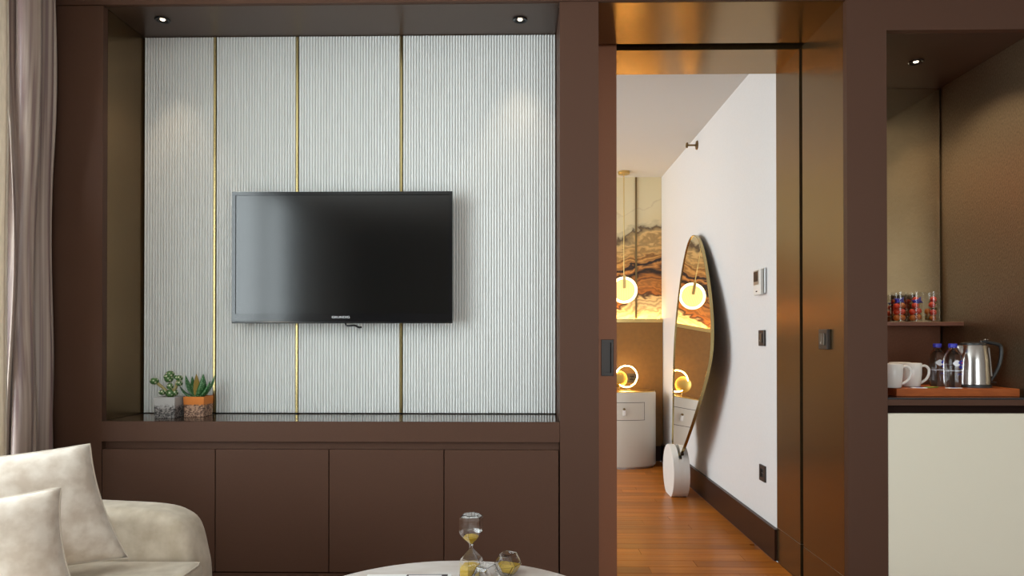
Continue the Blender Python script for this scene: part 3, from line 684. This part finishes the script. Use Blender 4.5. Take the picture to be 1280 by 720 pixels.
ns = thing('nightstand', 'cream oval drum nightstand with brass top under the glowing pendant', 'nightstand', (0.858, 6.030, 0))
RX, RY = 0.303, 0.198
obj('body', lathe([(0, 0.016), (0.985, 0.016), (1.0, 0.026), (1.0, 0.640), (0.985, 0.652), (0, 0.652)], 72, RX, RY), 'nightstand_cream', ns, smooth=35)
obj('plinth', lathe([(0, 0.0), (0.95, 0.0), (0.95, 0.0155), (0, 0.0155)], 60, RX, RY), 'metal_grey', ns, smooth=35)
obj('top', lathe([(0, 0.6525), (0.985, 0.6525), (0.985, 0.660), (0, 0.660)], 72, RX, RY), 'brass_satin', ns, smooth=35)
def oval_patch(x0, x1, z0, z1, off0, off1, n=14):
    bm = bmesh.new(); F_, B_ = [], []
    for i in range(n + 1):
        x = x0 + (x1 - x0) * i / n; y = -RY * math.sqrt(1 - (x / RX) ** 2)
        F_.append([bm.verts.new((x, y - off1, z)) for z in (z0, z1)]); B_.append([bm.verts.new((x, y - off0, z)) for z in (z0, z1)])
    for i in range(n):
        bm.faces.new((F_[i][0], F_[i + 1][0], F_[i + 1][1], F_[i][1])); bm.faces.new((B_[i][0], B_[i][1], B_[i + 1][1], B_[i + 1][0]))
        for z in (0, 1): bm.faces.new((F_[i][z], F_[i + 1][z], B_[i + 1][z], B_[i][z]))
    for i in (0, n): bm.faces.new((F_[i][0], F_[i][1], B_[i][1], B_[i][0]))
    return done(bm)
dr = obj('drawer', oval_patch(-0.176, 0.176, 0.420, 0.566, 0.0022, 0.0035), 'nightstand_cream', ns)
obj('drawer_gap_shade', oval_patch(-0.180, 0.180, 0.416, 0.570, 0.0006, 0.0021), 'switch_bronze', ns)  # dark sheet behind the drawer front, standing in for the groove's shade
obj('pull', box(-0.014, 0.010, -RY - 0.020, -RY - 0.005, 0.458, 0.505, 0.004, 2), 'paper_white', dr)
obj('knob', lathe([(0, 0), (0.010, 0.0), (0.010, 0.014), (0, 0.016)], 16), 'brass_dark', dr, (-0.002, -RY - 0.004, 0.514), (PI / 2, 0, 0), smooth=40)

rl = thing('ring_lamp', 'glowing ring table lamp with amber dome on the cream nightstand', 'table lamp', (0.905, 6.02, 0.6605))
rg = [(0.094 * math.cos(2 * PI * k / 60), 0, 0.122 + 0.094 * math.sin(2 * PI * k / 60)) for k in range(60)]
obj('light_ring', tube(rg, 0.0044, 10, closed=True), 'ring_white', rl, smooth='all')
obj('foot', box(-0.06, 0.035, -0.03, 0.05, 0.0, 0.008, 0.002, 1), 'brass_satin', rl)
obj('stem', box(-0.012, 0.012, -0.005, 0.005, 0.008, 0.0222), 'brass_satin', rl)
obj('dome', lathe([(0, -0.030), (0.03, -0.028), (0.060, -0.019), (0.072, -0.006), (0.072, 0), (0, 0)], 36), 'brass_matt', rl, (-0.062, 0.018, 0.100), (PI / 2 + PI, 0, 0), smooth=40)
obj('dome_arm', tube([(-0.062, 0.012, 0.04), (-0.062, 0.012, 0.008)], 0.004, 8), 'brass_satin', rl, smooth=40)

# leaning mirror: outline in its own plane, leaning back on the wall
outl = [(4.925, 1.856), (4.790, 1.815), (4.635, 1.708), (4.481, 1.546), (4.333, 1.355), (4.239, 1.176), (4.211, 1.004), (4.284, 0.837), (4.417, 0.654), (4.564, 0.479), (4.731, 0.318),
        (4.88, 0.285), (5.004, 0.335), (5.073, 0.540), (5.153, 0.771), (5.222, 1.011), (5.251, 1.255), (5.223, 1.529), (5.145, 1.733), (5.050, 1.835)]
lp = smooth_loop(outl, 5)
mi = thing('floor_mirror', 'tall teardrop mirror with brass rim leaning on the pale bedroom wall', 'mirror', (1.09, 4.9, 0.0))
def lean(y, z, d=0.0): return (1.062 + 0.09 * z - 1.09 + d, y - 4.9, z)
def plate(loop, d0, d1):
    bm = bmesh.new(); A = [bm.verts.new(lean(y, z, d0)) for y, z in loop]; B = [bm.verts.new(lean(y, z, d1)) for y, z in loop]; n = len(A)
    bm.faces.new(A); bm.faces.new(B[::-1])
    for i in range(n): bm.faces.new((A[i], B[i], B[(i + 1) % n], A[(i + 1) % n]))
    return done(bm)
cy = sum(p[0] for p in lp) / len(lp); cz = sum(p[1] for p in lp) / len(lp)
def inset(loop, d):
    out = []; n = len(loop)
    for i in range(n):
        a = Vector(loop[i - 1]); c = Vector(loop[(i + 1) % n]); t_ = (c - a).normalized(); nr = Vector((-t_.y, t_.x))
        if nr.dot(Vector((cy, cz)) - Vector(loop[i])) < 0: nr = -nr
        out.append((loop[i][0] + nr.x * d, loop[i][1] + nr.y * d))
    return out
glass_loop = inset(lp, 0.0055)
obj('mirror_glass', plate(glass_loop, -0.004, 0.001), 'mirror_glass', mi)
bm = bmesh.new(); n = len(lp); out_l, in_l = lp, inset(lp, 0.0050)
rows = [[bm.verts.new(lean(y, z, d)) for y, z in loop] for loop, d in ((out_l, -0.010), (out_l, 0.010), (in_l, 0.010), (in_l, -0.010))]
for k in range(4):
    a, c = rows[k], rows[(k + 1) % 4]
    for i in range(n): bm.faces.new((a[i], a[(i + 1) % n], c[(i + 1) % n], c[i]))
obj('rim', done(bm), 'brass', mi, smooth=40)
obj('backing', plate(inset(lp, 0.0055), 0.002, 0.009), 'switch_bronze', mi)
# stone foot: two cheeks with the mirror standing in the slit between them
disc = []
for k in range(40):
    a = 2 * PI * k / 40; disc.append((0.185 * math.cos(a), 0.190 + 0.190 * math.sin(a)))
disc = [(y, max(z, 0.022) - 0.022) for y, z in disc]
seen = []
for p in disc:
    if not (p[1] == 0.0 and len(seen) > 1 and seen[-1][1] == 0.0 and seen[-2][1] == 0.0): seen.append(p)
flat = [p for p in seen if p[1] > 0]; y_f = 0.115
lo_side = sorted([p for p in disc if p[1] == 0], key=lambda p: p[0])
foot_loop = flat + [lo_side[0], lo_side[-1]]
ctr = (0.0, 0.17); foot_loop.sort(key=lambda p: math.atan2(p[1] - ctr[1], p[0] - ctr[0]))
obj('stone_foot', prism(foot_loop, 'X', -0.056, -0.0125, 0.0012, 1), 'stone_white', mi, smooth=40)
obj('stone_foot', prism(foot_loop, 'X', 0.0105, 0.056, 0.0012, 1), 'stone_white', mi, smooth=40)
low_loop = [(y, min(z, 0.275)) for y, z in foot_loop]
obj('stone_foot', prism(low_loop, 'X', -0.0125, 0.0105), 'stone_white', mi)
obj('rod_end', lathe([(0, 0), (0.012, 0), (0.012, 0.012), (0, 0.014)], 16), 'black_plastic', mi, lean(4.722, 0.322, 0.0), (math.radians(125), 0, 0), smooth=40)

# wall fittings (all face into the bedroom from the right-hand wall)
sp = thing('sprinkler', 'small brass sidewall sprinkler high on the pale bedroom wall', 'sprinkler', (BWX - 0.001, 5.00, 2.525))
obj('flange', lathe([(0, 0), (0.034, 0), (0.030, 0.008), (0.012, 0.012), (0, 0.012)], 24), 'brass_dark', sp, (0, 0, 0), (0, -PI / 2, 0), smooth=40)
obj('pipe', tube([(-0.0125, 0, 0), (-0.07, 0, 0)], 0.007, 10), 'brass_dark', sp, smooth=40)
obj('deflector', lathe([(0.006, 0), (0.021, 0.002), (0.018, 0.012), (0.006, 0.006)], 16, closed=True), 'brass_dark', sp, (-0.068, 0, 0), (0, -PI / 2, 0), smooth=40)
th = thing('thermostat', 'white wall thermostat with dark screen on the bedroom wall', 'thermostat', (BWX - 0.0005, 3.645, 1.345))
obj('back_plate', box(-0.010, 0, -0.062, 0.062, 0.0, 0.135, 0.003, 2), 'metal_grey', th)
obj('body', box(-0.028, -0.0102, -0.050, 0.062, -0.004, 0.132, 0.004, 2), 'panel_white', th)
obj('display', box(-0.0295, -0.0282, -0.022, 0.056, 0.050, 0.126), 'metal_grey', th)
obj('screen', box(-0.0305, -0.0296, -0.012, 0.050, 0.068, 0.120), 'screen_dark', th)
obj('button', box(-0.0300, -0.0282, 0.000, 0.018, 0.012, 0.018), 'screen_dark', th)
def switch(x, y, z, label, rockers=2, depth=0.011):
    t = thing('light_switch', label, 'switch', (x, y, z))
    obj('plate', box(-depth, 0, -0.042, 0.042, -0.042, 0.042, 0.003, 2), 'switch_bronze', t)
    for k in range(rockers):
        a = -0.024 + 0.048 * k / rockers
        obj('rocker', box(-depth - 0.006, -depth - 0.0002, a + 0.0008, a + 0.048 / rockers - 0.0008, -0.024, 0.024, 0.0015, 1), 'rocker_bronze', t)
    obj('pilot_mark', box(-depth - 0.0066, -depth - 0.0061, 0.004, 0.007, -0.018, -0.010), 'panel_white', t)
    return t
switch(BWX - 0.0005, 3.640, 1.112, 'dark bronze light switch on the pale bedroom wall below the thermostat')
switch(DX1 - 0.0005, 2.868, 1.104, 'dark bronze double light switch on the brown door reveal', 2, 0.014)
def socket(x, y, z, rz, label):
    t = thing('power_socket', label, 'socket', (x, y, z), rz)
    bm = bmesh.new()
    obj('plate', boxes([(-0.008, 0, -0.042, 0.042, -0.042, -0.022), (-0.008, 0, -0.042, 0.042, 0.022, 0.042), (-0.008, 0, -0.042, -0.022, -0.022, 0.022), (-0.008, 0, 0.022, 0.042, -0.022, 0.022)]), 'switch_bronze', t)
    obj('well', box(-0.003, 0, -0.0218, 0.0218, -0.0218, 0.0218), 'dark_gap', t)
    for s in (-1, 1): obj('contact', box(-0.005, -0.0032, s * 0.0095 - 0.002, s * 0.0095 + 0.002, -0.002, 0.002), 'metal_grey', t)
    return t
socket(BWX - 0.0005, 3.640, 0.397, 0, 'dark bronze power socket low on the pale bedroom wall')
socket(0.985, BY1 - 0.0605, 0.757, PI / 2, 'dark bronze power socket on the leather panel behind the ring lamp')

# ------------------------------------------------------------------ coffee alcove
AX0, AX1, AY1 = 1.416, 2.0, 3.30
al = structure(obj('wall_alcove', boxes([(AX0, AX1 + 0.04, AY1 + 0.012, AY1 + 0.05, 0, ZM + 0.05), (AX1 + 0.016, AX1 + 0.04, YF + 0.031, AY1 + 0.012, 0, ZM + 0.05)]), 'dark_gap'))
obj('back_panel', box(AX0, AX1 - 0.006, AY1, AY1 + 0.011, 1.175, ZM - 0.001), 'bronze_mirror', al)
obj('backsplash_panel', box(AX0, AX1 - 0.006, AY1, AY1 + 0.011, 0.878, 1.1745), 'backsplash', al)
obj('side_panel', box(AX1, AX1 + 0.015, YF + 0.031, AY1 + 0.0115, 0.0, ZM - 0.001), 'bronze_grain', al)
obj('side_panel', box(AX0 - 0.003, AX0 + 0.0005, YF + 0.031, AY1 - 0.001, 0.0, ZM - 0.001), 'door_brown', al)
obj('ceiling_panel', box(AX0, AX1 + 0.015, YF + 0.031, AY1 + 0.011, ZM, ZM + 0.02), 'alcove_brown', al)
bar = thing('bar_cabinet', 'cream-fronted bar cabinet with a dark worktop in the bronze alcove', 'cabinet', (0, 0, 0))
obj('body', box(AX0 + 0.002, AX1 - 0.002, YF + 0.022, AY1 - 0.001, 0.06, 0.8455), 'gap_shade', bar)
obj('door', box(AX0 + 0.002, AX1 - 0.002, YF + 0.002, YF + 0.021, 0.08, 0.815, 0.001, 1), 'bar_cream', bar)
obj('worktop', box(AX0 + 0.001, AX1 - 0.001, YF + 0.004, AY1 - 0.001, 0.846, 0.8695, 0.001, 1), 'bronze_lacquer', bar)
obj('glass_top', box(AX0 + 0.001, AX1 - 0.001, YF + 0.002, AY1 - 0.001, 0.870, 0.8765, 0.001, 1), 'screen_dark', bar)
obj('plinth', box(AX0 + 0.002, AX1 - 0.002, YF + 0.04, AY1 - 0.002, 0.0, 0.0595), 'dark_gap', bar)
tag(obj('wall_shelf', box(AX0 + 0.001, AX1 - 0.001, 3.13, AY1 - 0.001, 1.1655, 1.1835, 0.001, 1), 'shelf_brown'), 'narrow reddish-brown shelf across the coffee alcove carrying three glasses', 'shelf')
CT = 0.877; TT = CT + 0.031
tag(obj('serving_tray', box(1.482, 1.966, 2.738, 2.995, CT, TT, 0.002, 2), 'tray_wood'), 'thick reddish wooden tray on the dark bar worktop', 'tray')
def mug(loc, rz, label):
    t = thing('mug', label, 'mug', (*loc, TT + 0.0005), rz, 'white mugs on the tray')
    obj('body', lathe([(0, 0), (0.032, 0), (0.0355, 0.003), (0.0405, 0.05), (0.0415, 0.096), (0.0400, 0.0975), (0.0385, 0.096), (0.037, 0.05), (0.032, 0.008), (0, 0.007)], 40), 'mug_white', t, smooth='all')
    obj('handle', tube(smooth_path([(0.0385, 0, 0.082), (0.056, 0, 0.086), (0.070, 0, 0.074), (0.071, 0, 0.052), (0.060, 0, 0.030), (0.0375, 0, 0.014)]), 0.0052, 10), 'mug_white', t, smooth='all')
mug((1.493, 2.795), math.radians(-8), 'white mug nearest the brown column on the tray')
mug((1.607, 2.862), math.radians(-5), 'white mug with its handle towards the water bottles')
mug((1.612, 2.952), math.radians(150), 'white mug half hidden behind the other two mugs')
def bottle(loc, s, label, rz):
    t = thing('water_bottle', label, 'bottle', (*loc, TT + 0.0005), rz, 'water bottles on the tray')
    k = s / 0.032
    obj('bottle_shell', lathe([(0, 0.0), (0.026 * k, 0.0), (0.031 * k, 0.005), (0.032 * k, 0.03), (0.0325 * k, 0.085), (0.0325 * k, 0.115), (0.029 * k, 0.133), (0.018 * k, 0.150), (0.0125 * k, 0.156), (0.0125 * k, 0.161)], 32), 'bottle_plastic', t, smooth=50)
    cp = obj('cap', lathe([(0, 0.1615), (0.0155, 0.1615), (0.0160, 0.164), (0.0160, 0.176), (0.0145, 0.178), (0, 0.178)], 24), 'blue_cap', t, smooth=40)
    def band(z0, z1, a0, a1, mt, nm, off=0.0006):
        bm = bmesh.new(); r_ = 0.0325 * k + off; n = 10; rows = []
        for i in range(n + 1):
            a = a0 + (a1 - a0) * i / n
            q = z0(i / n) if callable(z0) else z0; w2 = z1(i / n) if callable(z1) else z1
            rows.append([bm.verts.new((rr * math.cos(a), rr * math.sin(a), z)) for rr in (r_, r_ + 0.0004) for z in (q, w2)])
        for a, c in zip(rows[:-1], rows[1:]):
            bm.faces.new((a[2], c[2], c[3], a[3])); bm.faces.new((a[0], a[1], c[1], c[0]))
        bmesh.ops.remove_doubles(bm, verts=bm.verts, dist=0.00002)
        me = done(bm)
        return obj(nm, me, mt, t)
    A = -PI / 2
    band(0.068, 0.0705, A - 1.5, A + 1.5, 'label_white', 'label_line')
    band(lambda u: 0.098 - 0.012 * math.sin(PI * u), lambda u: 0.098 + 0.014 * math.sin(PI * u), A - 0.75, A + 0.25, 'label_white', 'label_mark')
    band(lambda u: 0.100 - 0.008 * math.sin(PI * u), lambda u: 0.100 + 0.012 * math.sin(PI * u), A - 0.15, A + 0.85, 'label_blue', 'label_mark', 0.0011)
    band(lambda u: 0.101 - 0.003 * math.sin(PI * u), lambda u: 0.101 + 0.003 * math.sin(PI * u), A + 0.15, A + 0.85, 'label_red', 'label_mark', 0.0017)
    band(lambda u: 0.088 - 0.012 * math.sin(PI * u), 0.088, A - 0.1, A + 0.7, 'label_blue', 'label_mark')
    band(0.054, 0.0565, A - 0.2, A + 0.75, 'label_blue', 'label_line')
bottle((1.731, 2.885), 0.030, 'blue-capped water bottle farther from the kettle', 0)
bottle((1.742, 2.800), 0.032, 'blue-capped water bottle nearer the steel kettle', 0.15)
kt = thing('kettle', 'brushed steel electric kettle with black handle on the tray', 'kettle', (1.851, 2.845, TT + 0.0005))
obj('body', lathe([(0, 0.012), (0.0625, 0.012), (0.0625, 0.03), (0.059, 0.10), (0.052, 0.168), (0.050, 0.172), (0, 0.172)], 48), 'steel', kt, smooth=35)
obj('base', lathe([(0, 0), (0.066, 0), (0.066, 0.008), (0.061, 0.0115), (0, 0.0115)], 40), 'kettle_black', kt, smooth=40)
obj('lid', lathe([(0, 0.1725), (0.047, 0.1725), (0.046, 0.179), (0.030, 0.184), (0, 0.185)], 40), 'kettle_black', kt, smooth=40)
obj('spout', prism([(-0.052, 0.128), (-0.071, 0.158), (-0.073, 0.171), (-0.045, 0.171)], 'Y', -0.016, 0.016, 0.004, 2), 'steel', kt, smooth=40)
obj('handle', tube(smooth_path([(0.030, 0, 0.184), (0.058, 0, 0.183), (0.098, 0, 0.176), (0.114, 0, 0.165), (0.116, 0, 0.130), (0.106, 0, 0.085), (0.085, 0, 0.045), (0.066, 0, 0.020)]), [0.0075] * 43, 10), 'kettle_black', kt, smooth='all')
obj('water_gauge', box(-0.006, 0.006, -0.004, 0.004, 0.04, 0.158, 0.002, 1), 'metal_grey', kt, (0.0635, -0.02, 0.004), (0, math.radians(-5.5), 0))
obj('lever', box(0.066, 0.094, -0.006, 0.006, 0.016, 0.021, 0.002, 1), 'kettle_black', kt)
obj('lid_button', box(0.046, 0.062, -0.007, 0.007, 0.1915, 0.196, 0.002, 1), 'metal_grey', kt)
for (x, y, rz, mt, lb) in ((1.655, 2.800, 0.5, 'tea_green', 'small green sachet lying on the tray between mug and bottles'), (1.585, 2.765, -0.2, 'paper_white', 'small white paper sachet at the tray edge before the mugs'), (1.715, 2.752, 0.1, 'paper_white', 'small white paper sachet at the tray edge before the bottles')):
    t = thing('sachet', lb, 'sachet', (x, y, TT + 0.0004), rz, 'sachets on the tray')
    obj('packet', box(-0.028, 0.028, -0.013, 0.013, 0, 0.003, 0.0012, 1), mt, t)
    obj('stripe', box(-0.012, 0.012, -0.012, 0.012, 0.0031, 0.0035), 'tea_yellow' if mt == 'tea_green' else 'label_blue', t)

# glasses of sweets on the shelf
SZ = 1.184
names = ['glass tumbler of wrapped sweets nearest the brown column on the shelf', 'middle glass tumbler of wrapped sweets on the shelf', 'glass tumbler of wrapped sweets nearest the bronze side wall on the shelf']
layouts = [
    [(-0.014, -0.010, 0.020, 'candy_orange'), (0.013, -0.010, 0.021, 'candy_orange'), (-0.012, -0.006, 0.047, 'candy_red'), (0.014, -0.008, 0.049, 'candy_red'), (-0.014, -0.010, 0.074, 'candy_red'), (0.013, -0.008, 0.077, 'candy_orange'), (0, 0.016, 0.034, 'candy_leopard'), (0, 0.016, 0.062, 'candy_red')],
    [(-0.014, -0.010, 0.020, 'candy_orange'), (0.013, -0.010, 0.024, 'candy_orange'), (-0.014, -0.006, 0.048, 'candy_red'), (0.013, -0.010, 0.052, 'candy_red'), (-0.003, -0.010, 0.077, 'candy_red'), (0.014, 0.008, 0.078, 'candy_orange'), (0, 0.016, 0.036, 'candy_leopard'), (0.008, 0.002, 0.104, 'candy_red')],
    [(-0.002, -0.012, 0.019, 'candy_orange'), (0.000, -0.013, 0.045, 'candy_red'), (-0.005, -0.011, 0.080, 'candy_red'), (0.003, -0.010, 0.105, 'candy_red'), (0.016, 0.006, 0.060, 'candy_leopard'), (-0.015, 0.008, 0.050, 'candy_orange'), (0.016, 0.006, 0.092, 'candy_leopard'), (-0.012, 0.010, 0.022, 'candy_leopard')]]
sweet_me = {}
for gi, gx in enumerate((1.744, 1.818, 1.897)):
    t = thing('glass_tumbler', names[gi], 'glass', (gx, 3.205, SZ), 0, 'glasses of sweets on the shelf')
    obj('tumbler_wall', lathe([(0.0, 0.0), (0.030, 0.0), (0.0325, 0.003), (0.0345, 0.139), (0.0335, 0.1395), (0.0315, 0.006), (0.0, 0.005)], 36), 'tumbler_glass', t, smooth=40)
    for x, y, z, mt in layouts[gi]:
        if mt not in sweet_me: sweet_me[mt] = blob(0.0142, 1.02, 1, 0.96)
        o = obj('wrapped_sweet', sweet_me[mt], mt, None, (gx + x * 0.95, 3.205 + y * 0.95, SZ + z), (z * 20, x * 60, 0), smooth='all')
        c_ = {'candy_orange': 'orange', 'candy_red': 'red', 'candy_leopard': 'brown-spotted'}[mt]
        wh = ('the glass nearest the brown column', 'the middle glass', 'the glass nearest the bronze wall')[gi]
        lv = 'bottom' if z < 0.03 else 'lower' if z < 0.058 else 'upper' if z < 0.088 else 'topmost'
        sd = 'at the back' if y > 0.009 else 'on the left' if x < -0.006 else 'on the right' if x > 0.006 else 'in the centre'
        tag(o, 'round %s wrapped sweet, %s %s, in %s' % (c_, lv, sd, wh), 'sweet', 'sweets in %s' % wh)
for gi, (gx, z, tilt) in enumerate(((1.744, 0.097, 0.12), (1.826, 0.093, 0.35))):
    me = pillow_mesh(0.052, 0.030, 0.020, 12, gi * 7 + 1, 0.25)
    o = obj('foil_wrapper', me, 'foil_blue', None, (gx, 3.197, SZ + z + 0.003), (PI / 2, -tilt, 0), smooth='all')
    tag(o, 'crumpled blue foil sweet wrapper topping %s' % ('the glass nearest the brown column', 'the middle glass')[gi], 'sweet')
